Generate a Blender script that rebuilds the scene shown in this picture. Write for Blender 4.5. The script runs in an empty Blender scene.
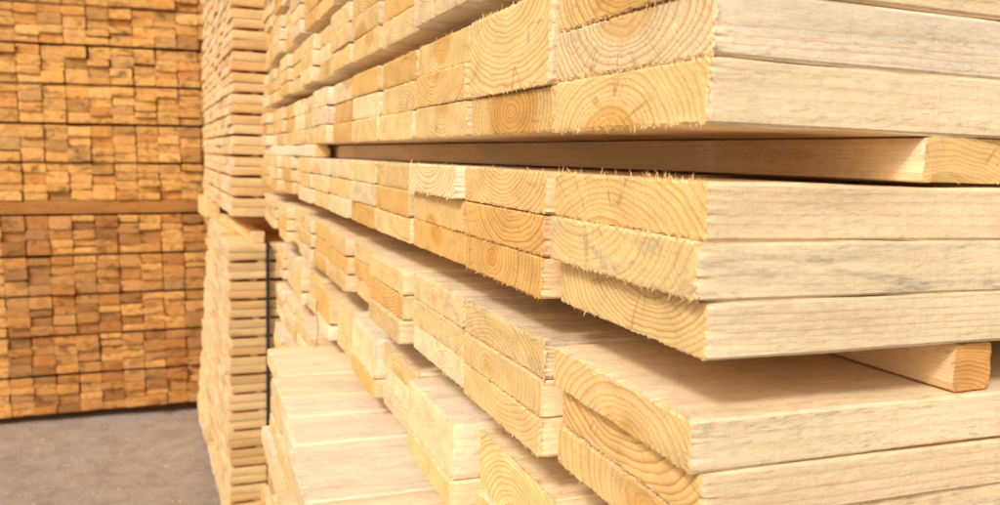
import bpy, math, random
from mathutils import Matrix, Vector, noise

random.seed(11)
scene = bpy.context.scene
COL = scene.collection
rad = math.radians

# ------------------------------------------------------------------ helpers
ORD = ['zeroth', 'first', 'second', 'third', 'fourth', 'fifth', 'sixth', 'seventh', 'eighth', 'ninth', 'tenth',
       'eleventh', 'twelfth', 'thirteenth', 'fourteenth', 'fifteenth', 'sixteenth', 'seventeenth', 'eighteenth']


def tag(o, label=None, cat=None, group=None, kind=None):
    if label: o['label'] = label
    if cat: o['category'] = cat
    if group: o['group'] = group
    if kind: o['kind'] = kind
    return o


def link_mesh(name, me):
    o = bpy.data.objects.new(name, me)
    COL.objects.link(o)
    return o


# ------------------------------------------------------------------ materials
class NT:
    """small wrapper that builds node trees"""
    def __init__(self, name):
        self.m = bpy.data.materials.new(name)
        self.m.use_nodes = True
        self.t = self.m.node_tree
        self.t.nodes.clear()

    def n(self, typ, **kw):
        nd = self.t.nodes.new(typ)
        for k, v in kw.items():
            setattr(nd, k, v)
        return nd

    def put(self, sock, v):
        if isinstance(v, bpy.types.NodeSocket):
            self.t.links.new(v, sock)
        elif v is not None:
            sock.default_value = v

    def math(self, op, a, b=None, c=None, clamp=False):
        nd = self.n('ShaderNodeMath', operation=op)
        nd.use_clamp = clamp
        self.put(nd.inputs[0], a)
        if b is not None: self.put(nd.inputs[1], b)
        if c is not None: self.put(nd.inputs[2], c)
        return nd.outputs[0]

    def vmath(self, op, a, b=None, scale=None):
        nd = self.n('ShaderNodeVectorMath', operation=op)
        self.put(nd.inputs[0], a)
        if b is not None: self.put(nd.inputs[1], b)
        if scale is not None: self.put(nd.inputs['Scale'], scale)
        return nd.outputs['Value'] if op in ('LENGTH', 'DOT_PRODUCT') else nd.outputs[0]

    def sep(self, v):
        nd = self.n('ShaderNodeSeparateXYZ')
        self.put(nd.inputs[0], v)
        return nd.outputs

    def comb(self, x, y, z):
        nd = self.n('ShaderNodeCombineXYZ')
        self.put(nd.inputs[0], x); self.put(nd.inputs[1], y); self.put(nd.inputs[2], z)
        return nd.outputs[0]

    def noise(self, vec, scale, detail=3, rough=.55, dist=0.0):
        nd = self.n('ShaderNodeTexNoise')
        self.put(nd.inputs['Vector'], vec)
        nd.inputs['Scale'].default_value = scale
        nd.inputs['Detail'].default_value = detail
        nd.inputs['Roughness'].default_value = rough
        nd.inputs['Distortion'].default_value = dist
        return nd

    def ramp(self, fac, stops, interp='LINEAR'):
        nd = self.n('ShaderNodeValToRGB')
        self.put(nd.inputs[0], fac)
        cr = nd.color_ramp
        cr.interpolation = interp
        while len(cr.elements) < len(stops):
            cr.elements.new(.5)
        for e, (p, c) in zip(cr.elements, stops):
            e.position = p
            e.color = c if len(c) == 4 else (*c, 1)
        return nd.outputs[0]

    def mix(self, fac, a, b, blend='MIX'):
        nd = self.n('ShaderNodeMix', data_type='RGBA', blend_type=blend)
        self.put(nd.inputs[0], fac)
        self.put(nd.inputs[6], (*a, 1) if isinstance(a, tuple) and len(a) == 3 else a)
        self.put(nd.inputs[7], (*b, 1) if isinstance(b, tuple) and len(b) == 3 else b)
        return nd.outputs[2]

    def finish(self, color, rough, height=None, dist=.001, strength=1.0, spec=.25):
        b = self.n('ShaderNodeBsdfPrincipled')
        self.put(b.inputs['Base Color'], color)
        self.put(b.inputs['Roughness'], rough)
        b.inputs['Specular IOR Level'].default_value = spec
        if height is not None:
            bp = self.n('ShaderNodeBump')
            bp.inputs['Strength'].default_value = strength
            bp.inputs['Distance'].default_value = dist
            self.put(bp.inputs['Height'], height)
            self.put(b.inputs['Normal'], bp.outputs[0])
        o = self.n('ShaderNodeOutputMaterial')
        self.t.links.new(b.outputs[0], o.inputs[0])
        return self.m


def g3(v):
    return (v, v, v)


def wood(name, end, light, dark, heart, ring_mix, stain=.0, grain_bump=.0006, fuzz=1.0, top_grey=0.0,
         fleck=.0, dirt=.0, aniso=.55, tex=1.0, tint=1.0):
    """solid wood. Every board carries 'pith' (y, z, ring spacing) and an object colour (tint, heartwood amount)."""
    N = NT(name)
    tc = N.n('ShaderNodeTexCoord').outputs['Object']
    oi = N.n('ShaderNodeObjectInfo')
    at = N.n('ShaderNodeAttribute', attribute_type='OBJECT', attribute_name='pith')
    pith = N.sep(at.outputs['Vector'])
    off = N.math('MULTIPLY', oi.outputs['Random'], 57.0)
    seedv = N.comb(off, N.math('MULTIPLY', off, 1.7), N.math('MULTIPLY', off, 2.3))
    p = tc
    # slow wandering of the growth rings
    pw = N.vmath('ADD', N.vmath('MULTIPLY', p, (2.2, 16, 22)), seedv)
    w1 = N.noise(pw, 1.0, 2, .5).outputs['Color']
    warp = N.vmath('SCALE', N.vmath('SUBTRACT', w1, (.5, .5, .5)), scale=.012)
    pw2 = N.vmath('ADD', N.vmath('MULTIPLY', p, (14, 130, 130)), seedv)
    w2 = N.noise(pw2, 1.0, 2, .5).outputs['Color']
    warp2 = N.vmath('SCALE', N.vmath('SUBTRACT', w2, (.5, .5, .5)), scale=.0014)
    q = N.vmath('ADD', N.vmath('ADD', p, warp), warp2)
    qs = N.sep(q)
    dy = N.math('MULTIPLY', N.math('SUBTRACT', qs[1], pith[0]), aniso)
    dz = N.math('SUBTRACT', qs[2], pith[1])
    r = N.math('SQRT', N.math('ADD', N.math('MULTIPLY', dy, dy), N.math('MULTIPLY', dz, dz)))
    t = N.math('DIVIDE', r, pith[2])
    nv = N.noise(N.comb(N.math('MULTIPLY', r, 75.0), off, 0.0), 1.0, 1).outputs['Fac']
    t = N.math('ADD', t, N.math('MULTIPLY', nv, 2.2))
    f = N.math('FRACT', t)
    ring = N.ramp(f, [(0, g3(.0)), (.42, g3(.04)), (.70, g3(.38)), (.86, g3(1)), (.94, g3(.9)), (1, g3(.0))])
    # ring strength differs from ring to ring
    idn = N.noise(N.comb(N.math('FLOOR', t), off, 3.0), 3.7, 0).outputs['Fac']
    ring = N.math('MULTIPLY', ring, N.math('MULTIPLY_ADD', idn, 1.2, .3))
    own = N.noise(N.comb(off, 8.0, 1.0), 2.7, 0).outputs['Fac']       # some boards show their rings more than others
    ring = N.math('MULTIPLY', ring, N.math('MULTIPLY_ADD', own, 1.5, .25))
    col = N.mix(N.math('MULTIPLY', ring, ring_mix, clamp=True), light, dark)
    # heartwood round the pith
    hz = N.noise(N.vmath('ADD', N.vmath('MULTIPLY', p, (3, 60, 60)), seedv), 1.0, 2).outputs['Fac']
    hr = N.math('ADD', N.math('MULTIPLY_ADD', oi.outputs['Alpha'], .05, -.008), N.math('MULTIPLY', N.math('SUBTRACT', hz, .5), .02))
    hm = N.n('ShaderNodeMapRange')
    N.put(hm.inputs['Value'], N.math('SUBTRACT', hr, r))
    hm.inputs['From Min'].default_value = -.0035; hm.inputs['From Max'].default_value = .0055
    hamt = N.math('MULTIPLY', hm.outputs[0], .85 if end else .35)
    col = N.mix(hamt, col, N.mix(N.math('MULTIPLY', ring, ring_mix, clamp=True), heart, tuple(c * .72 for c in heart)))
    if end:
        th = N.math('ARCTAN2', dy, dz)
        cn = N.noise(N.comb(N.math('MULTIPLY', th, 2.6), off, N.math('MULTIPLY', r, 5.0)), 1.0, 1).outputs['Fac']
        ck = N.ramp(N.math('ABSOLUTE', N.math('SUBTRACT', cn, .56)), [(.0, g3(1)), (.006, g3(.7)), (.014, g3(0))])
        rr = N.ramp(N.noise(N.comb(N.math('MULTIPLY', r, 40), off, 9.0), 1.0, 1).outputs['Fac'], [(.5, g3(0)), (.6, g3(.55))])
        col = N.mix(N.math('MULTIPLY', ck, rr), col, (.42, .20, .07))
    # mottling
    m1 = N.noise(N.vmath('ADD', N.vmath('MULTIPLY', p, (5, 30, 30) if not end else (30, 22, 40)), seedv), 1.0, 4).outputs['Fac']
    col = N.mix(1.0, col, N.ramp(m1, [(.25, g3(.80)), (.75, g3(1.13))]), 'MULTIPLY')
    # fine saw-fuzz on the ends, fine fibres on the sides
    if end:
        fv = N.vmath('MULTIPLY', p, (2000, 1150, 2000))
        fz = N.noise(fv, tex, 3, .65).outputs['Fac']
        kv = N.n('ShaderNodeMapping'); N.put(kv.inputs[0], p)
        kv.inputs['Rotation'].default_value = (rad(24), 0, 0)
        kv.inputs['Scale'].default_value = (300, 1500, 700)
        kerf = N.noise(kv.outputs[0], tex, 2, .6).outputs['Fac']
        vor = N.n('ShaderNodeTexVoronoi', feature='F1')
        N.put(vor.inputs['Vector'], N.vmath('MULTIPLY', p, (900, 560, 900)))
        vor.inputs['Scale'].default_value = tex
        fine = N.math('ADD', N.math('MULTIPLY', fz, .55), N.math('MULTIPLY', kerf, .45))
        col = N.mix(.8, col, N.ramp(fine, [(.32, (.78, .70, .58)), (.50, g3(1.0)), (.68, (1.12, 1.14, 1.20))]), 'MULTIPLY')
        spk = N.ramp(vor.outputs['Distance'], [(.0, g3(1.0)), (.25, g3(.0))])
        spm = N.noise(N.vmath('MULTIPLY', p, (60, 60, 60)), tex, 2).outputs['Fac']
        spk = N.math('MULTIPLY', spk, N.ramp(spm, [(.46, g3(0)), (.68, g3(.65))]))
        col = N.mix(spk, col, (.93, .80, .55))
        height = N.math('ADD', N.math('MULTIPLY', fine, 1.0), N.math('MULTIPLY', ring, .06))
    else:
        fv = N.vmath('ADD', N.vmath('MULTIPLY', p, (120, 700, 700)), seedv)
        fz = N.noise(fv, tex, 4, .6).outputs['Fac']
        kv = N.n('ShaderNodeMapping'); N.put(kv.inputs[0], p)
        kv.inputs['Rotation'].default_value = (0, rad(33), 0)
        kv.inputs['Scale'].default_value = (420, 90, 60)
        kerf = N.noise(kv.outputs[0], tex, 2, .5).outputs['Fac']
        gr = N.noise(N.vmath('MULTIPLY', p, (900, 900, 900)), tex, 3, .6).outputs['Fac']
        fine = N.math('ADD', N.math('ADD', N.math('MULTIPLY', fz, .45), N.math('MULTIPLY', kerf, .30)), N.math('MULTIPLY', gr, .25))
        col = N.mix(.5, col, N.ramp(fine, [(.30, (.76, .70, .62)), (.50, g3(1.0)), (.70, (1.10, 1.11, 1.14))]), 'MULTIPLY')
        rough_ = N.noise(N.vmath('ADD', N.vmath('MULTIPLY', p, (90, 190, 190)), seedv), tex, 4, .6).outputs['Fac']
        col = N.mix(.24, col, N.ramp(rough_, [(.34, (.80, .74, .66)), (.5, g3(1.0)), (.68, (1.10, 1.10, 1.10))]), 'MULTIPLY')
        height = N.math('ADD', N.math('ADD', fine, N.math('MULTIPLY', rough_, 1.3)), N.math('MULTIPLY', ring, .14))
        if fleck:
            fl = N.noise(N.vmath('ADD', N.vmath('MULTIPLY', p, (75, 300, 420)), seedv), tex, 4, .7, .6).outputs['Fac']
            fm = N.noise(N.vmath('ADD', N.vmath('MULTIPLY', p, (9, 20, 45)), seedv), 1.0, 2).outputs['Fac']
            fk = N.math('MULTIPLY', N.math('MULTIPLY', N.noise(N.comb(off, 4.0, 2.0), 3.1, 0).outputs['Fac'], 1.5), N.math('MULTIPLY', N.ramp(fl, [(.54, g3(0)), (.63, g3(1))]), N.ramp(fm, [(.42, g3(0)), (.60, g3(1))])))
            col = N.mix(N.math('MULTIPLY', fk, fleck), col, (.48, .29, .12))
            height = N.math('SUBTRACT', height, N.math('MULTIPLY', fk, .45))
        if top_grey:
            nz = N.sep(N.n('ShaderNodeNewGeometry').outputs['Normal'])[2]
            tg = N.math('MULTIPLY', N.ramp(nz, [(.5, g3(0)), (.8, g3(1))]), top_grey)
            dn = N.noise(N.vmath('ADD', N.vmath('MULTIPLY', p, (26, 34, 30)), seedv), 1.0, 6, .72, .4).outputs['Fac']
            dt = N.math('MULTIPLY', N.ramp(dn, [(.50, g3(0)), (.66, g3(.38))]), N.ramp(nz, [(.5, g3(0)), (.8, g3(1))]))
            col = N.mix(dt, col, (.52, .39, .25))
            col = N.mix(tg, col, N.mix(fz, (.50, .36, .22), (.66, .52, .36)))
    if stain:
        # grey-blue sap stain in streaks
        sv = N.vmath('ADD', N.vmath('MULTIPLY', p, (9, 30, 75) if not end else (40, 28, 60)), seedv)
        s1 = N.noise(sv, 1.0, 4, .65, .6).outputs['Fac']
        s2 = N.noise(N.vmath('MULTIPLY', p, (90, 300, 480) if not end else (300, 300, 260)), tex, 3, .7).outputs['Fac']
        sm = N.math('MULTIPLY', N.ramp(s1, [(.46, g3(0)), (.64, g3(1))]), N.ramp(s2, [(.35, g3(.1)), (.62, g3(1))]))
        nd = N.n('ShaderNodeAttribute', attribute_type='OBJECT', attribute_name='stain')
        sm = N.math('MULTIPLY', N.math('MULTIPLY', sm, nd.outputs['Fac']), stain)
        col = N.mix(sm, col, (.36, .33, .26))
    if dirt:
        d1 = N.noise(N.vmath('ADD', N.vmath('MULTIPLY', p, (20, 9, 30)), seedv), 1.0, 5, .7, .8).outputs['Fac']
        dm = N.ramp(d1, [(.52, g3(0)), (.66, g3(1))])
        col = N.mix(N.math('MULTIPLY', dm, dirt), col, (.11, .06, .03))
    col = N.mix(tint, col, oi.outputs['Color'], 'MULTIPLY')
    return N.finish(col, .74 if end else .68, height, grain_bump, fuzz)


M = {}
M['end'] = wood('plank_end_grain', True, (.90, .67, .325), (.66, .36, .105), (.78, .45, .13), .8, stain=.8,
                grain_bump=.0007, fuzz=.85)
M['side'] = wood('plank_sawn_side', False, (.92, .77, .525), (.77, .56, .32), (.88, .68, .42), .50, stain=.9,
                 grain_bump=.0007, fuzz=.75, top_grey=.25, fleck=.5, aniso=.38, tint=.5)
M['old_end'] = wood('weathered_end_grain', True, (.82, .46, .145), (.62, .30, .075), (.68, .33, .085), .5,
                    grain_bump=.003, fuzz=.6, dirt=.75, tex=.35)
M['old_side'] = wood('weathered_side', False, (.50, .27, .09), (.36, .17, .05), (.40, .2, .06), .5,
                     grain_bump=.002, fuzz=.6, dirt=.5, tex=.4, aniso=1.0)
M['thin_end'] = wood('thin_board_end_grain', True, (.84, .66, .40), (.62, .42, .21), (.70, .47, .23), .6,
                     grain_bump=.002, fuzz=.6, dirt=.12, tex=.4)
M['thin_side'] = wood('thin_board_side', False, (.86, .60, .29), (.68, .42, .16), (.70, .44, .18), .4,
                      grain_bump=.001, fuzz=.6, dirt=.10, tex=.5, aniso=1.0)


def ground_mat():
    N = NT('yard_dirt')
    tc = N.n('ShaderNodeTexCoord').outputs['Object']
    a = N.noise(tc, 1.3, 5, .6, .4).outputs['Fac']
    b = N.noise(tc, 9, 6, .7).outputs['Fac']
    c = N.noise(tc, 120, 4, .7).outputs['Fac']
    col = N.ramp(b, [(.25, (.28, .22, .175)), (.5, (.37, .295, .24)), (.75, (.46, .375, .31))])
    patch = N.math('ADD', a, N.math('MULTIPLY', N.math('SUBTRACT', b, .5), .25))
    pm = N.ramp(patch, [(.52, g3(0)), (.60, g3(.8))])
    col = N.mix(pm, col, N.mix(b, (.32, .275, .235), (.42, .375, .33)))
    col = N.mix(.8, col, N.ramp(c, [(.3, g3(.62)), (.7, g3(1.3))]), 'MULTIPLY')
    dk = N.noise(tc, 4.2, 5, .65, 1).outputs['Fac']
    col = N.mix(N.ramp(dk, [(.57, g3(0)), (.70, g3(.6))]), col, (.19, .145, .115))
    h = N.math('ADD', N.math('MULTIPLY', b, .6), N.math('MULTIPLY', c, .25))
    return N.finish(col, .9, h, .03, .7, .2)


def plain(name, col, rough, var=.3, scale=200):
    N = NT(name)
    tc = N.n('ShaderNodeTexCoord').outputs['Object']
    a = N.noise(tc, scale, 4, .6).outputs['Fac']
    c = N.mix(1.0, col, N.ramp(a, [(.3, g3(1 - var)), (.7, g3(1 + var))]), 'MULTIPLY')
    return N.finish(c, rough, a, .0006, .5)


M['ground'] = ground_mat()
M['strap'] = plain('black_strap', (.035, .034, .036), .45)
M['fibre'] = plain('bark_fibre', (.22, .11, .045), .8)
M['chip'] = plain('wood_chip', (.62, .46, .28), .8)

# ------------------------------------------------------------------ board meshes


def board_mesh(name, L, w, h, seed, nw, nh, mats, splinters=0, slen=.004, jit=.0004, bow=.001, slant=.0015, stations=None, ch=.0010):
    """a sawn board lying along +x from its ragged end at x = 0; y centred, z from 0 to h"""
    R = random.Random(seed)
    seedf = R.uniform(0, 90)
    V, F, MI = [], [], []
    a, b = R.uniform(-1, 1) * slant / w * 2, R.uniform(-1, 1) * slant / h * .6
    idx = {}
    for j in range(nh + 1):
        for i in range(nw + 1):
            y = -w / 2 + w * i / nw
            z = h * j / nh
            ei, ej = i in (0, nw), j in (0, nh)
            if 0 < i < nw: y += R.uniform(-.3, .3) * w / nw
            if 0 < j < nh: z += R.uniform(-.2, .2) * h / nh
            x = a * y + b * (z - h / 2) + R.uniform(-1, 1) * jit * (.27 if w / nw < .006 else .5)
            if ei: y -= math.copysign(abs(R.gauss(0, jit * 1.1)), y)
            if ej: z += (1 if j == 0 else -1) * abs(R.gauss(0, jit * 1.1))
            if ei and ej:
                y -= math.copysign(ch, y); z += ch if j == 0 else -ch
            if ei or ej: x += abs(R.gauss(0, jit * 1.6))
            idx[i, j] = len(V)
            V.append((x, y, z))
    for j in range(nh):
        for i in range(nw):
            F.append((idx[i, j], idx[i, j + 1], idx[i + 1, j + 1], idx[i + 1, j])); MI.append(0)
    ring = [(i, 0) for i in range(nw)] + [(nw, j) for j in range(nh)] + [(i, nh) for i in range(nw, 0, -1)] + [(0, j) for j in range(nh, 0, -1)]
    loop = [idx[k] for k in ring]
    n = len(loop)
    base = [V[k] for k in loop]
    ideal = []
    for (i, j) in ring:
        y, z = -w / 2 + w * i / nw, h * j / nh
        if i in (0, nw) and j in (0, nh):
            y -= math.copysign(ch, y); z += ch if j == 0 else -ch
        ideal.append((y, z))
    prev = loop
    st = stations or [.004, .02, .06, .14, .26, .5, L]
    ph, ph2 = R.uniform(0, 6.28), R.uniform(0, 6.28)
    sm = [0.0] * n
    for s, x in enumerate(st):
        dz = bow * (math.sin(x * 2.1 + ph) - math.sin(ph))
        dy = bow * .7 * (math.sin(x * 1.7 + ph2) - math.sin(ph2))
        cur = []
        wob = [noise.noise(Vector((x * 14, c_ * 9.1, seedf))) * jit * 2.2 for c_ in range(4)]
        mixr = max(0.0, 1 - x / .012)
        for k, (bx, by, bz) in enumerate(base):
            iy, iz = ideal[k]
            i, j = ring[k]
            jz = (wob[0] if j == nh else 0) + (wob[1] if j == 0 else 0)
            jy = (wob[2] if i == nw else 0) + (wob[3] if i == 0 else 0)
            if i in (0, nw) and j in (0, nh):        # the arrises are nicked and uneven
                q = abs(noise.noise(Vector((x * 37, k * 3.3, seedf)))) * jit * 2.5
                jy -= math.copysign(q, iy); jz += q if j == 0 else -q
            y, z = iy + (by - iy) * mixr, iz + (bz - iz) * mixr
            cur.append(len(V))
            V.append((x + (bx if s == 0 else 0), y + dy + jy, z + dz + jz))
        for k in range(n):
            k2 = (k + 1) % n
            F.append((prev[k], prev[k2], cur[k2], cur[k])); MI.append(1)
        prev = cur
    F.append(tuple(prev)); MI.append(0)
    # torn fibres standing out in clumps along the sawn edges; each grows from a vertex of the edge
    centres = [R.randrange(n) for _ in range(max(1, splinters // 9))]
    for _ in range(splinters):
        k = int(R.choice(centres) + R.gauss(0, 4.5)) % n if R.random() < .8 else R.randrange(n)
        i, j = ring[k]
        va = loop[k]; vb = loop[(k + 1) % n]
        A = Vector(V[va]); B = Vector(V[vb])
        wd = R.uniform(.0003, .0015)
        d = (B - A)
        if d.length < 1e-6: continue
        d.normalize()
        out = Vector((R.uniform(-.55, .1), 0, 0))
        if j == nh: out.z = 1
        elif j == 0: out.z = -1
        elif i == 0: out.y = -1
        else: out.y = 1
        out += d * R.uniform(-.6, .6)
        out.normalize()
        ln = min(R.expovariate(1 / slen) + .0006, slen * 4.0) * (1.5 if j == nh else .8)
        mid = A + d * wd * .5 + out * ln * .55
        curl = Vector((R.uniform(-.5, .3), R.uniform(-.35, .35), R.uniform(-.5, .3)))
        tip = mid + (out + curl).normalized() * ln * .45
        b2 = A + d * wd
        c = len(V)
        V += [tuple(b2), tuple(mid - d * wd * .35), tuple(mid + d * wd * .35), tuple(tip)]
        F += [(va, c, c + 2, c + 1), (c + 1, c + 2, c + 3)]; MI += [0, 0]
    me = bpy.data.meshes.new(name)
    me.from_pydata(V, [], F)
    for m in mats: me.materials.append(m)
    me.polygons.foreach_set('material_index', MI)
    me.update()
    return me


# ------------------------------------------------------------------ camera (solved from the photograph's vanishing points)
CAMPOS = Vector((0, 0, 1.6))
right = Vector((.93733678, -.34733329, .0275562))
down = Vector((-.01253894, -.11266349, -.99355408))
fwd = Vector((.34819898, .93094926, -.10995882))
cd = bpy.data.cameras.new('camera')
cam = bpy.data.objects.new('camera', cd)
COL.objects.link(cam)
m = Matrix.Identity(4)
for r_ in range(3):
    m[r_][0], m[r_][1], m[r_][2] = right[r_], -down[r_], -fwd[r_]
cam.matrix_world = Matrix.Translation(CAMPOS) @ m
cd.sensor_width = 36
cd.lens = 30.49
cd.clip_start = .02
cd.clip_end = 500
cd.dof.use_dof = True
cd.dof.focus_distance = .72
cd.dof.aperture_fstop = 9.5
scene.camera = cam


def shown_area(pts):
    """rough size in the picture of a face given by its corners; only ranks which boards become single objects"""
    xs, ys = [], []
    for q in pts:
        d = Vector(q) - CAMPOS
        z = max(d.dot(fwd), .05)
        xs.append(min(max(500 + 847 * d.dot(right) / z, 0), 1000))
        ys.append(min(max(252 + 847 * d.dot(down) / z, 0), 505))
    return (max(xs) - min(xs)) * (max(ys) - min(ys))


# ------------------------------------------------------------------ tints
TINT = [('honey coloured', (1.0, .98, .93)), ('pale cream', (1.05, 1.12, 1.36)), ('orange tinged', (.94, .78, .54)),
        ('golden', (1.0, .93, .80)), ('light straw', (1.03, 1.03, 1.05))]


def dress(o, R, w, h, tint=None, heart=None, pith=None, stain=None):
    t = tint if tint is not None else R.choices(range(5), (26, 20, 16, 18, 20))[0]
    nm, c = TINT[t]
    v = R.uniform(.88, 1.05)
    o.color = (c[0] * v, c[1] * v, c[2] * v, heart if heart is not None else R.choice((0, .1, .3, .5, .8)))
    if pith is None:
        pith = (R.uniform(-.4, .4) * w, R.choice((R.uniform(-1.8, -.3), R.uniform(-1.2, -.1), R.choice((-.6, R.uniform(.1, .9))), R.uniform(1.0, 1.8), R.uniform(1.3, 3.0))) * h, R.uniform(.0028, .0048))
    o['pith'] = [float(x) for x in pith]
    o['stain'] = float(stain if stain is not None else R.choice((0, 0, 0, .25, .7)))
    return nm


# ------------------------------------------------------------------ the corner stack of planks (boards run along +x, columns recede along +y)
X0, Y0, W, PITCH = .2713, .4025, .2050, .2165
BASEH = .035
HEROM = [M['end'], M['side']]
plank_vars = [board_mesh('plank', 3.0, W, BASEH, 100 + i, 14, 4, HEROM, splinters=14, slen=.003, ch=.0011, jit=.0006) for i in range(18)]
wide_vars = plank_vars

# layer: bottom height, top height, rows, first column, last column, wording
LAYERS = {
    'W': (2.153, 2.258, 3, 7, 12, 'fifth layer above the long gap'),
    'X': (2.020, 2.128, 3, 0, 12, 'fourth layer above the long gap'),
    'Y': (1.889, 1.997, 3, 0, 12, 'third layer above the long gap'),
    'Z': (1.757, 1.864, 3, 0, 12, 'second layer above the long gap'),
    'A': (1.622, 1.7345, 3, 0, 12, 'layer resting over the long gap'),
    'B': (1.488, 1.5915, 3, 0, 12, 'layer just under the long gap'),
    'C': (1.356, 1.4535, 3, 0, 12, 'second layer under the long gap'),
    'D': (1.2215, 1.3166, 3, 0, 10, 'third layer under the long gap'),
    'F': (1.090, 1.188, 3, 6, 10, 'fourth layer under the long gap'),
    'G': (.960, 1.060, 3, 6, 10, 'fifth layer under the long gap'),
    'H': (.830, .930, 3, 6, 10, 'sixth layer under the long gap'),
    'I': (.700, .800, 3, 6, 10, 'seventh layer under the long gap'),
}
ROWN = {3: ['bottom', 'middle', 'top'], 2: ['lower', 'upper'], 1: ['only']}
# end offsets of whole columns (m, + = set back to the right)
COLOFF = {'D': [.022, .015, -.003, .010, .004, .012, .002, .012, .003, .008, .0, .006, .0],
          'C': [0, 0, .002, -.004, .004, -.006, .003, -.004, .002, -.006, .0, -.004, .0],
          'A': [0, 0, .001, -.002, .003, .0, -.004, .002, -.003, .002, -.004, .0, -.002],
          'Z': [0, .0, -.003, .003, .0, -.004, .003, -.002, .004, -.003, .0, .003, -.003],
          'B': [0, -.002, 0, -.003, .002, -.004, 0, -.005, .001, -.004, -.008, .0, -.006],
          'W': [-.05] * 13}
# measured ends of the corner boards
HERO = {('A', 0, 0): dict(dx=-.002, pith=(.014, -.004, .0046), heart=.62, tint=0, stain=0),
        ('A', 0, 1): dict(dx=-.001, pith=(.0, .042, .0052), heart=.62, tint=1, stain=.3),
        ('A', 0, 2): dict(dx=-.003, pith=(-.01, .03, .005), heart=.8, tint=3),
        ('A', 1, 0): dict(pith=(-.01, .02, .005), heart=.85, tint=3, stain=0),
        ('A', 1, 1): dict(pith=(-.010, .088, .0064), heart=.25, tint=0, stain=.4),
        ('A', 2, 0): dict(pith=(-.01, .042, .005), heart=.55, tint=0),
        ('A', 2, 1): dict(pith=(.02, .05, .005), heart=.6, tint=3),
        ('A', 2, 2): dict(pith=(.0, .03, .005), heart=.6, tint=0),
        ('B', 0, 0): dict(dx=.0070, pith=(-.03, .046, .0046), heart=.12, tint=0, stain=.25),
        ('B', 0, 1): dict(dx=-.0025, pith=(.05, .050, .0054), heart=.25, tint=0, stain=1.0),
        ('B', 0, 2): dict(dx=.0010, pith=(.015, -.028, .0056), heart=.1, tint=3, stain=0),
        ('B', 1, 0): dict(pith=(.02, .02, .0052), heart=.35, tint=2, stain=0),
        ('B', 1, 1): dict(pith=(-.03, .044, .0056), heart=.3, tint=2, stain=.2),
        ('B', 1, 2): dict(pith=(.0, .046, .0048), heart=.3, tint=3, stain=0),
        ('B', 2, 0): dict(pith=(.0, .024, .0044), heart=.45, tint=2, stain=0),
        ('B', 2, 1): dict(pith=(.02, -.004, .0048), heart=.5, tint=3),
        ('B', 2, 2): dict(dx=-.010, pith=(.01, .05, .0052), heart=0, tint=1, stain=0),
        ('C', 0, 2): dict(dx=.002, pith=(-.02, -.012, .0056), heart=.62, tint=0, stain=0),
        ('C', 0, 1): dict(dx=.011, pith=(.01, .058, .0060), heart=.75, tint=3, stain=.2),
        ('C', 0, 0): dict(dx=.010, pith=(-.04, .02, .006), heart=.5, tint=3),
        ('C', 1, 2): dict(dx=.001, pith=(.03, -.03, .005), heart=0, tint=0, stain=1.0),
        ('C', 1, 1): dict(pith=(.03, .014, .0046), heart=.3, tint=0, stain=0),
        ('C', 1, 0): dict(pith=(-.01, .062, .0050), heart=.0, tint=0, stain=0),
        ('C', 2, 2): dict(pith=(.01, .016, .0046), heart=.3, tint=4, stain=.9),
        ('C', 2, 1): dict(pith=(.0, .05, .0046), heart=.2, tint=0, stain=.8),
        ('D', 2, 2): dict(pith=(.01, .0, .0048), heart=.0, tint=1, stain=.0),
        ('D', 2, 1): dict(pith=(.015, .025, .0052), heart=.05, tint=1, stain=.0),
        ('D', 1, 1): dict(pith=(-.01, .0, .0056), heart=.5, tint=0, stain=.0),
        ('D', 4, 1): dict(pith=(.03, -.02, .005), heart=.0, tint=1, stain=.0),
        ('D', 1, 2): dict(pith=(-.01, .0, .0056), heart=.5, tint=0, stain=.0)}

specs = []          # every plank of the stack: layer, column, row, height span
for ln, (zb, zt, rows, c0, c1, _) in LAYERS.items():
    hh = (zt - zb) / rows
    for k in range(c0, c1 + 1):
        r_ = 0
        while r_ < rows:
            span = 2 if (ln, k, r_) == ('A', 1, 1) or (ln == 'D' and r_ == 1 and k in (1, 2, 4, 5, 6, 8, 9)) else 1
            specs.append((ln, k, r_, span, zb + hh * r_, hh * span))
            r_ += span
# protruding layers of longer planks under the corner stack
EB = [(1.575, 1.812, .160), (1.432, 1.572, .147), (1.322, 1.429, .147), (1.189, 1.319, .139), (.982, 1.186, .130), (.768, .979, .120), (.552, .765, .118), (.405, .549, .118)]
for li, (zb, zt) in enumerate([(1.090, 1.190), (.957, 1.060), (.825, .928), (.695, .798)]):
    for r_ in range(3):
        for k in range(len(EB)):
            specs.append(('E%d' % li, k, r_, 1, zb + (zt - zb) / 3 * r_, (zt - zb) / 3))


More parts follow.
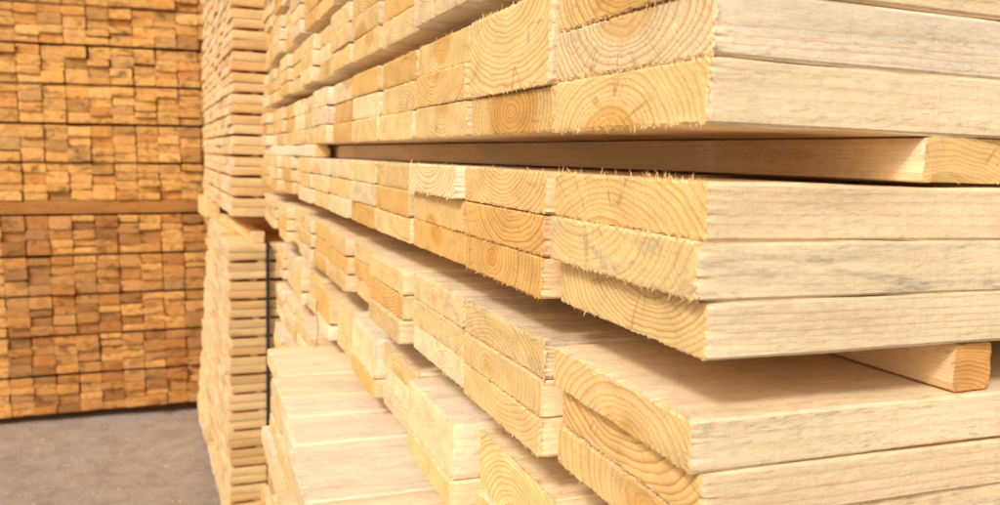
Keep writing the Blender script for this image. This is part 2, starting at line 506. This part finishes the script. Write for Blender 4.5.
def plank_geo(s):
    ln, k, r_, span, z, h = s
    R = random.Random(str(s[:3]))
    if ln[0] == 'E':
        a, b, x = EB[k]
        low = (2 - r_) + 3 * int(ln[1])
        x += R.gauss(0, .006) if low else 0
        x += [0, .008, -.003, .004, -.006, .0, .006, -.007, .0, .004, -.005, .004][low]
        return x, (a + b) / 2, (b - a) - .003, R
    off = COLOFF.get(ln, [0] * 13)[k] + R.gauss(0, .0014 if k < 5 else .0018)
    if k > 2: off += random.Random('%s column %d' % (ln, k)).gauss(0, .0045)
    if (ln, k, r_) in HERO and 'dx' in HERO[ln, k, r_]: off = HERO[ln, k, r_]['dx']
    elif k == 0: off = R.uniform(-.002, .004)
    w = W - (.009 if ln in 'DFGHI' else .003 if ln == 'C' else .0015 * (k > 2))
    return X0 + off, Y0 + PITCH * k + W / 2 + R.gauss(0, .0012) * (k > 0), w, R


ranked = []
for s in specs:
    x, yc, w, R = plank_geo(s)
    z, h = s[4], s[5]
    a = shown_area([(x, yc - w / 2, z), (x, yc + w / 2, z), (x, yc - w / 2, z + h), (x, yc + w / 2, z + h)])
    if s[1] == 0 and s[0][0] != 'E':
        a += shown_area([(x, yc - w / 2, z), (x + 1.2, yc - w / 2, z), (x, yc - w / 2, z + h), (x + 1.2, yc - w / 2, z + h)])
    if s[0] == 'E0' and s[2] == 2: a += 500
    ranked.append((a, s))
ranked.sort(key=lambda q: -q[0])
single = set(q[1][:3] for q in ranked[:298] if q[0] > .5)


def merge_boards(name, rows, label, cat, mats):
    """one mass of boards: (matrix, mesh) list joined into one mesh"""
    V, F, MI = [], [], []
    for mat, me in rows:
        b = len(V)
        V += [tuple(mat @ v.co) for v in me.vertices]
        for p in me.polygons:
            F.append(tuple(b + i for i in p.vertices)); MI.append(p.material_index)
    me = bpy.data.meshes.new(name)
    me.from_pydata(V, [], F)
    for m_ in mats: me.materials.append(m_)
    me.polygons.foreach_set('material_index', MI)
    me.update()
    o = link_mesh(name, me)
    o['pith'] = [.35, .4, .006]; o['stain'] = .1
    o.color = (.98, .96, .9, .0)
    tag(o, label, cat, kind='stuff')
    return o


EDESC = ['long planks jutting out below', 'second layer of jutting planks', 'third layer of jutting planks', 'fourth layer of jutting planks']
low_poly = [board_mesh('plank', 3.0, W, BASEH, 300 + i, 4, 2, HEROM, stations=[.02, .5, 3.0]) for i in range(4)]
rest = []
for s in specs:
    ln, k, r_, span, z, h = s
    x, yc, w, R = plank_geo(s)
    rot = Matrix.Rotation(rad(R.gauss(0, .10)), 4, 'Z') @ Matrix.Rotation(rad(R.gauss(0, .05)), 4, 'Y')
    hero = k <= 4 and ln in 'ZABCD'
    gap = (.0004 if k < 3 else .0007) + abs(R.gauss(0, .0004))
    hz = h - gap
    if s[:3] not in single:
        me = low_poly[R.randrange(4)]
        rest.append((Matrix.Translation((x, yc, z)) @ Matrix.Diagonal((1, w / W, hz / BASEH, 1)), me))
        continue
    if hero or ln == 'E0' and r_ == 2:
        st = [.003, .01, .025, .05, .09, .14, .2, .28, .4, .6, 1.0, 1.8, 3.0] if k else [.003, .008] + [.016 * q_ for q_ in range(1, 32)] + [.6, .8, 1.2, 1.8, 3.0]
        big = ln in 'ABC' and k < 3
        me = board_mesh('plank', 3.0, w, hz, str(s[:3]), 110 if big else 60, 18 if big else 9, HEROM,
                        splinters=int(R.choice((40, 120, 240, 420))), slen=R.uniform(.0007, .0017), jit=.0006, bow=.0022, slant=.0016, stations=st)
        o = link_mesh('timber_plank', me)
        o.matrix_basis = Matrix.Translation((x, yc, z)) @ rot
    else:
        me = plank_vars[R.randrange(18)]
        o = link_mesh('timber_plank', me)
        o.matrix_basis = Matrix.Translation((x, yc, z)) @ rot @ Matrix.Diagonal((1, w / W, hz / BASEH, 1))
    kw = dict(HERO.get((ln, k, r_), {})); kw.pop('dx', None)
    if 'pith' in kw: kw['pith'] = (kw['pith'][0], kw['pith'][1], kw['pith'][2] * .84)
    if ln == 'E0' and r_ == 2: kw = dict(tint=[4, 4, 1, 1, 1, 4, 4, 0][k], stain=[0, 0, 0, 0, .6, .3, 0, 0][k], heart=0)
    nm = dress(o, R, w, hz, **kw)
    if ln[0] == 'E':
        lab = '%s plank, %s row of the %s, %s from the back' % (nm, ROWN[3][r_], EDESC[int(ln[1])], ORD[k + 1])
        tag(o, lab, 'plank', 'long planks jutting out under the corner stack')
    else:
        colw = 'at the near corner' if k == 0 else '%s column back' % ORD[k + 1] if k < 12 else 'far end column'
        roww = 'thick' if span == 2 else ROWN[3][r_]
        lab = '%s %s plank of the %s, %s' % (nm, roww, LAYERS[ln][5], colw)
        tag(o, lab, 'plank', 'planks of the corner stack')
if rest:
    merge_boards('stacked_planks', rest, 'remaining pale planks deep in the corner stack', 'planks', HEROM)


# ------------------------------------------------------------------ spacer battens of the corner stack (run along +y)
def batten(loc, L, w, h, label, tint, seed, yaw=0, mats=HEROM, group='spacer battens between the plank layers', name='spacer_batten', cat='spacer batten', alpha=0.0, spl=4):
    me = board_mesh(name, L, w, h, seed, 10, 5, mats, splinters=spl, slen=.002, stations=[.004, .02, .08, .3, L])
    o = link_mesh(name, me)
    o.matrix_basis = Matrix.Translation(loc) @ Matrix.Rotation(rad(90 + yaw), 4, 'Z')
    o['pith'] = [.012, -.02, .0026]; o['stain'] = 0.0
    o.color = (*tint, alpha)
    tag(o, label, cat, group)
    return o


batten((.429 + .040, .405, 1.5925), 1.62, .080, .0290, 'broad pale ended spacer batten in the long gap beside the near corner', (1.10, 1.04, .93), 501, yaw=3.8)
batten((.4915, .408, 1.4545), 2.8, .0360, .0325, 'small orange spacer batten under the layer below the long gap', (.93, .70, .50), 502)
batten((.290, 1.94, 1.5925), 1.25, .030, .0285, 'flush pale spacer batten at the far end of the long gap', (1.0, 1.0, 1.0), 503)
for zb, h_, nm in ((1.3172, .0380, 'second gap under'), (1.191, .0295, 'third gap under'), (1.7355, .0208, 'first gap above'), (1.865, .023, 'second gap above'), (1.998, .021, 'third gap above')):
    batten((.54, .42, zb), 2.7, .05, h_, 'spacer batten set deep in the %s the long gap' % nm, (.97, .85, .68), int(zb * 1000))

# ------------------------------------------------------------------ left stack of weathered boards (ends face the camera)
OLDM = [M['old_end'], M['old_side']]
LW, LH = .119, .05
old_vars = [board_mesh('weathered_board', 1.2, LW, LH, 700 + i, 10, 4, OLDM, splinters=3, slen=.008, jit=.0009, slant=.004, ch=.0012, stations=[.01, .08, .4, 1.2]) for i in range(24)]
LROT = Matrix.Rotation(rad(.25), 4, 'Z') @ Matrix.Rotation(rad(-1.05), 4, 'Y')
LORG = Vector((.128 + .239, 5.42, .0))          # lower right corner of the stack on the ground


def lpos(u, d, z):
    """u to the left along the face, d into the stack, z up"""
    return LORG + LROT @ Vector((-u, d, z))


lspecs = []
tiers = []
z = .068
for t_ in range(5): tiers.append((z, z + .2225, 'lower', 5 - t_)); z += .234
ztop_low = z - .0115
zbeam = ztop_low + .006
z = zbeam + .078 + .003
for t_ in range(6): tiers.append((z, z + .209, 'upper', t_ + 1)); z += .2205
for ti, (za, zb, pk, num) in enumerate(tiers):
    for c in range(14):
        R = random.Random('L%d-%d' % (ti, c))
        n = R.choices((3, 4, 5), (22, 55, 23))[0]
        hs = [R.uniform(.7, 1.4) for _ in range(n)]
        sc = (zb - za - R.uniform(.0, .004)) / sum(hs)
        zz = za
        for r_, q in enumerate(hs):
            lspecs.append((pk, num, c, r_, n, zz, q * sc, R.gauss(0, .008), R.gauss(0, .0022)))
            zz += q * sc


def larea(s):
    u = s[2] * .1195 + .06
    return shown_area([lpos(u - .058, 0, s[5]), lpos(u + .058, 0, s[5]), lpos(u - .058, 0, s[5] + s[6]), lpos(u + .058, 0, s[5] + s[6])])


lrank = sorted(lspecs, key=lambda s: -larea(s))
lsingle = set(s[:4] for s in lrank[:298])
OTINT = [('orange brown', (1.0, 1.0, 1.0)), ('light tan', (1.10, 1.14, 1.22)), ('reddish', (.93, .80, .68)), ('dark stained', (.70, .66, .64)),
         ('golden brown', (1.07, 1.03, .92)), ('greyish brown', (.84, .88, 1.02))]
RN = {3: ['bottom', 'middle', 'top'], 4: ['bottom', 'third from top', 'second from top', 'top'], 5: ['bottom', 'fourth from top', 'third from top', 'second from top', 'top']}
lrest = []
for s in lspecs:
    pk, num, c, r_, n, z, h, dd, du = s
    R = random.Random(str(s[:4]))
    u = c * .1195 + .06 + du
    mat = Matrix.Translation(lpos(u, dd, z)) @ LROT @ Matrix.Rotation(rad(90 + R.gauss(0, .6)), 4, 'Z') @ Matrix.Rotation(rad(R.gauss(0, .9)), 4, 'X') @ Matrix.Diagonal((1, R.uniform(.985, 1.012), (h - abs(R.gauss(0, .0009)) - (.007 if R.random() < .07 else 0)) / LH, 1))
    me = old_vars[R.randrange(24)]
    if s[:4] not in lsingle:
        lrest.append((mat, me)); continue
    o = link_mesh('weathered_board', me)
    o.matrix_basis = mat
    nm, tc = R.choices(OTINT, (30, 16, 14, 9, 24, 9))[0]
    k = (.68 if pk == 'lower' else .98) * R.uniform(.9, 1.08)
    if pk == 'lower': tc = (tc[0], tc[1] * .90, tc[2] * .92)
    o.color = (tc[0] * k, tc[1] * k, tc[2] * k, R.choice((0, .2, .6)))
    o['pith'] = [R.uniform(-.05, .05), R.uniform(-.05, .1), R.uniform(.004, .008)]; o['stain'] = 0.0
    side = 'above' if pk == 'upper' else 'under'
    nn = num if pk == 'upper' else 6 - num
    lab = '%s board, %s in %s tier %s the beam, %s column from right' % (nm, RN[n][r_], ORD[nn], side, ORD[c + 1])
    tag(o, lab, 'board', 'weathered boards stacked end on at the left')
if lrest:
    o = merge_boards('stacked_boards', lrest, 'remaining weathered boards of the end on stack at the left', 'boards', OLDM)
    o.color = (.9, .88, .85, 0)


def cross_lath(name, u0, u1, d, z, w, h, label, seed, color, mats=OLDM, cat='spacer lath', group=None, jit=.001):
    L = u1 - u0
    me = board_mesh(name, L, w, h, seed, 6, 4, mats, jit=jit, stations=[.02, L * .3, L * .6, L], bow=.003)
    o = link_mesh(name, me)
    o.matrix_basis = Matrix.Translation(lpos(u1, d, z)) @ LROT
    o['pith'] = [-.03, -.05, .005]; o['stain'] = 0.0
    o.color = (*color, 0)
    tag(o, label, cat, group)
    return o


cross_lath('bearer_beam', -.008 + .235, 1.70, .060, zbeam, .12, .078, 'long brown bearer beam lying between the two packs of weathered boards', 801, (.92, .78, .62), cat='beam')
for ti, (za, zb, pk, num) in enumerate(tiers):
    if pk == 'lower' and num == 1: continue
    nn = num if pk == 'upper' else 6 - num
    cross_lath('spacer_lath', .0, 1.67, (.030 if ti % 2 else .045), zb + .0005, .05, .0105,
               'thin dark lath on top of the %s tier %s the bearer beam' % (ORD[nn], 'above' if pk == 'upper' else 'under'), 820 + ti, (.7, .6, .5), group='thin laths between the weathered tiers')
for d_, nm in ((.16, 'front'),):
    cross_lath('bearer_beam', .03, 1.70, d_, -.004, .10, .068, 'dark %s bearer on the ground under the weathered boards' % nm, 850 + int(d_ * 10), (.45, .38, .33), cat='beam')

# ------------------------------------------------------------------ middle stack of thin pale boards
THINM = [M['thin_end'], M['thin_side']]
TW, TH = .180, .0335
thin_vars = [board_mesh('thin_board', 1.5, TW, TH, 900 + i, 8, 3, THINM, splinters=2, slen=.006, jit=.0008, slant=.003, ch=.0008, stations=[.01, .08, .3, .7, 1.5]) for i in range(16)]
thin_low = thin_vars
MY = 3.386
mspecs = []
LOWTOP = 1.245
for pk in ('low', 'up'):
    for li in range(16 if pk == 'low' else 17):
        pitch = .0745 if pk == 'low' else .0790
        zb = LOWTOP - .0630 - pitch * li if pk == 'low' else 1.352 + pitch * li
        for r_ in range(2):
            for c in range(10):
                mspecs.append((pk, li, r_, c, zb + (.0316 if pk == 'low' else .0346) * r_))


def mgeo(s):
    pk, li, r_, c, z = s
    R = random.Random(str(s[:4]))
    t = (c * .1825 + .09)
    if pk == 'low':
        x = .152 - .0535 * t + .045 * max(0, min(z / 1.22, 1)) * t / 1.8 * 1.6
    else:
        x = .172 - .037 * t
    return x + R.gauss(0, .0035), MY + t, R


mrank = []
for s in mspecs:
    x, y, R = mgeo(s)
    z = s[4]
    a = shown_area([(x, y - .09, z), (x, y + .09, z), (x, y - .09, z + .031), (x, y + .09, z + .031)])
    if s[3] == 0: a = a * 3 + shown_area([(x, y - .09, z), (x + .12, y - .09, z), (x, y - .09, z + .031)])
    mrank.append((a, s))
mrank.sort(key=lambda q: -q[0])
msingle = set(q[1][:4] for q in mrank[:298])
MT = [('pale', (1.0, 1.0, 1.0)), ('creamy', (1.08, 1.1, 1.18)), ('golden', (.98, .90, .78)), ('light brown', (.86, .80, .72))]
mrest = []
for s in mspecs:
    pk, li, r_, c, z = s
    x, y, R = mgeo(s)
    yaw = 2.9 if pk == 'low' else 2.1
    mat = Matrix.Translation((x, y, z)) @ Matrix.Rotation(rad(yaw + R.gauss(0, .15)), 4, 'Z') @ Matrix.Rotation(rad(R.gauss(0, .08)), 4, 'Y') @ Matrix.Diagonal((1, 1, (.0312 if pk == 'low' else .0343) / TH, 1))
    me = thin_vars[R.randrange(16)]
    if s[:4] not in msingle:
        mrest.append((mat, me)); continue
    o = link_mesh('thin_board', me)
    o.matrix_basis = mat
    nm, tc = R.choices(MT, (40, 24, 24, 12))[0]
    k = .92 if pk == 'low' else 1.0
    o.color = (tc[0] * k, tc[1] * k, tc[2] * k, R.choice((0, .2, .5)))
    o['pith'] = [R.uniform(-.06, .06), R.uniform(-.04, .06), R.uniform(.003, .006)]; o['stain'] = 0.0
    where = 'front' if c == 0 else '%s back' % ORD[c + 1]
    lab = '%s thin board, %s of pair in %s layer %s middle stack gap, %s' % (nm, ('lower', 'upper')[r_], ORD[li + 1], 'under' if pk == 'low' else 'above', where)
    tag(o, lab, 'thin board', 'thin boards of the middle stack')
if mrest:
    o = merge_boards('stacked_thin_boards', mrest, 'remaining thin pale boards at the back of the middle stack', 'thin boards', THINM)
    o.color = (1, 1, .97, 0)


def mbatten(x, y, z, L, w, h, label, seed, color, name='spacer_lath', cat='spacer lath', group=None, yaw=0):
    me = board_mesh(name, L, w, h, seed, 6, 3, THINM, jit=.0012, stations=[.02, L * .4, L])
    o = link_mesh(name, me)
    o.matrix_basis = Matrix.Translation((x, y, z)) @ Matrix.Rotation(rad(90 + yaw), 4, 'Z')
    o['pith'] = [.01, -.02, .003]; o['stain'] = 0.0
    o.color = (*color, 0)
    tag(o, label, cat, group)
    return o


for pk in ('low', 'up'):
    for li in range(15 if pk == 'low' else 16):
        pitch = .0745 if pk == 'low' else .0790
        zb = LOWTOP - .0630 - pitch * li - .0114 if pk == 'low' else 1.352 + pitch * li + .0693
        Rr = random.Random('S%s%d' % (pk, li))
        word = 'under' if pk == 'low' else 'above'
        for j, xx in enumerate((.255 + Rr.gauss(0, .012),)):
            mbatten(xx, MY + .012 + Rr.uniform(0, .02) + j * .01, zb, 1.6, .030, .0112 if pk == 'low' else .0095,
                    '%s spacer lath in %s gap %s the middle stack opening' % (('end on', 'hidden right')[j], ORD[li + 1], word), 1000 + li + 40 * j + (500 if pk == 'up' else 0),
                    (1.0, .92, .82), group='spacer laths in the middle stack')
mbatten(.268, MY + .035, LOWTOP + .002, .95, .052, .045, 'slim loose batten lying back on the lower pack of the middle stack', 1601, (1.05, 1.03, .98), 'loose_batten', 'batten', yaw=5)
mbatten(.46, MY + .06, LOWTOP + .002, 1.5, .085, .098, 'brown square bearer between the two packs of the middle stack', 1602, (.95, .82, .62), 'bearer_beam', 'beam')
mbatten(.135, MY + 1.42, LOWTOP + .002, .38, .085, .098, 'short bright yellow bearer at the back of the middle stack opening', 1603, (1.12, 1.06, .92), 'bearer_beam', 'beam', yaw=3)

# black strap round the lower pack of the middle stack


def strap():
    w, t = .015, .0012
    xs = .300
    path = [(MY - .008, .06), (MY - .008, LOWTOP + .004), (MY + .3, LOWTOP + .006), (MY + 1.84, LOWTOP + .006), (MY + 1.86, .06)]
    V, F = [], []
    for i, (y, z) in enumerate(path):
        a = path[max(i - 1, 0)]; b = path[min(i + 1, len(path) - 1)]
        d = Vector((0, b[0] - a[0], b[1] - a[1])).normalized()
        n = Vector((0, -d.z, d.y)) * t
        for sx in (-w / 2, w / 2):
            for s_ in (-1, 1):
                V.append((xs + sx + (y - MY) * -.045, y + n.y * s_, z + n.z * s_))
    for i in range(len(path) - 1):
        a, b = i * 4, i * 4 + 4
        for p, q in ((0, 1), (1, 3), (3, 2), (2, 0)):
            F.append((a + p, a + q, b + q, b + p))
    me = bpy.data.meshes.new('packing_strap'); me.from_pydata(V, [], F); me.materials.append(M['strap']); me.update()
    tag(link_mesh('packing_strap', me), 'black upright strap round the lower pack of the middle stack', 'strap')


strap()


def fibre():
    pts = [(.262, 1.800, 1.290), (.259, 1.796, 1.262), (.262, 1.785, 1.236), (.258, 1.775, 1.212), (.252, 1.765, 1.1935)]
    V, F = [], []
    for i, p in enumerate(pts):
        r_ = .0011 * (1 - .6 * i / 4)
        for a in range(5):
            V.append((p[0] + r_ * math.cos(a * 1.2566), p[1] + r_ * math.sin(a * 1.2566), p[2]))
    for i in range(len(pts) - 1):
        for a in range(5):
            F.append((i * 5 + a, i * 5 + (a + 1) % 5, i * 5 + 5 + (a + 1) % 5, i * 5 + 5 + a))
    me = bpy.data.meshes.new('bark_fibre'); me.from_pydata(V, [], F); me.materials.append(M['fibre']); me.update()
    tag(link_mesh('bark_fibre', me), 'thin brown bark strip dangling above the jutting planks', 'bark strip')


fibre()

# ------------------------------------------------------------------ ground


def ground():
    V, F = [], []
    n = 80
    ext = [-60, -30, -15, -8] + [-5 + 12 * i / n for i in range(n + 1)] + [10, 20, 40, 60]
    for y in ext:
        for x in ext:
            V.append((x, y, noise.noise(Vector((x * 1.5, y * 1.5, 0))) * .008 - .004))
    k = len(ext)
    for j in range(k - 1):
        for i in range(k - 1):
            F.append((j * k + i, j * k + i + 1, (j + 1) * k + i + 1, (j + 1) * k + i))
    me = bpy.data.meshes.new('ground'); me.from_pydata(V, [], F); me.materials.append(M['ground']); me.update()
    tag(link_mesh('ground', me), 'grey brown dirt yard with pale concrete patches', kind='structure')


ground()


def chips():
    R = random.Random(5)
    V, F = [], []
    for _ in range(420):
        x, y = R.uniform(-1.9, .25), R.uniform(2.6, 5.5)
        L, w = abs(R.gauss(.005, .005)) + .003, R.uniform(.0015, .005)
        a = R.uniform(0, 3.14)
        z = noise.noise(Vector((x * 1.5, y * 1.5, 0))) * .008 - .004 + .004
        d, e = Vector((math.cos(a), math.sin(a), R.uniform(-.1, .1))) * L, Vector((-math.sin(a), math.cos(a), R.uniform(-.2, .2))) * w
        c = Vector((x, y, z)); b = len(V)
        V += [tuple(c - d - e), tuple(c + d - e), tuple(c + d + e), tuple(c - d + e)]
        F.append((b, b + 1, b + 2, b + 3))
    me = bpy.data.meshes.new('wood_chips'); me.from_pydata(V, [], F); me.materials.append(M['chip']); me.update()
    tag(link_mesh('wood_chips', me), 'small pale wood chips scattered over the dirt yard', 'wood chips', kind='stuff')


chips()

# ------------------------------------------------------------------ light
EL, AZ = 42, None
to_sun = Vector((-.70, -.60, 0)).normalized()
to_sun = Vector((to_sun.x * math.cos(rad(EL)), to_sun.y * math.cos(rad(EL)), math.sin(rad(EL))))
sd = bpy.data.lights.new('sun', 'SUN')
sd.energy = 2.2
sd.angle = rad(10)
sd.color = (1.0, .95, .87)
so = bpy.data.objects.new('sun', sd)
COL.objects.link(so)
so.rotation_euler = to_sun.to_track_quat('Z', 'Y').to_euler()
w_ = bpy.data.worlds.new('World')
scene.world = w_
w_.use_nodes = True
nt = w_.node_tree
bg = nt.nodes.get('Background') or nt.nodes.new('ShaderNodeBackground')
sky = nt.nodes.new('ShaderNodeTexSky')
sky.sky_type = 'NISHITA'
sky.sun_disc = False
sky.sun_elevation = rad(EL)
sky.sun_rotation = math.atan2(to_sun.x, to_sun.y)
sky.dust_density = 6
sky.ozone_density = .3
sky.air_density = .8
wb = nt.nodes.new('ShaderNodeMix'); wb.data_type = 'RGBA'; wb.blend_type = 'MULTIPLY'
wb.inputs[0].default_value = 1
nt.links.new(sky.outputs[0], wb.inputs[6])
wb.inputs[7].default_value = (1.04, 1.0, .925, 1)          # hazy warm daylight
nt.links.new(wb.outputs[2], bg.inputs[0])
bg.inputs['Strength'].default_value = .128
scene.view_settings.view_transform = 'Standard'
scene.view_settings.look = 'None'
scene.view_settings.exposure = 0
scene.cycles.max_bounces = 10
scene.cycles.diffuse_bounces = 8
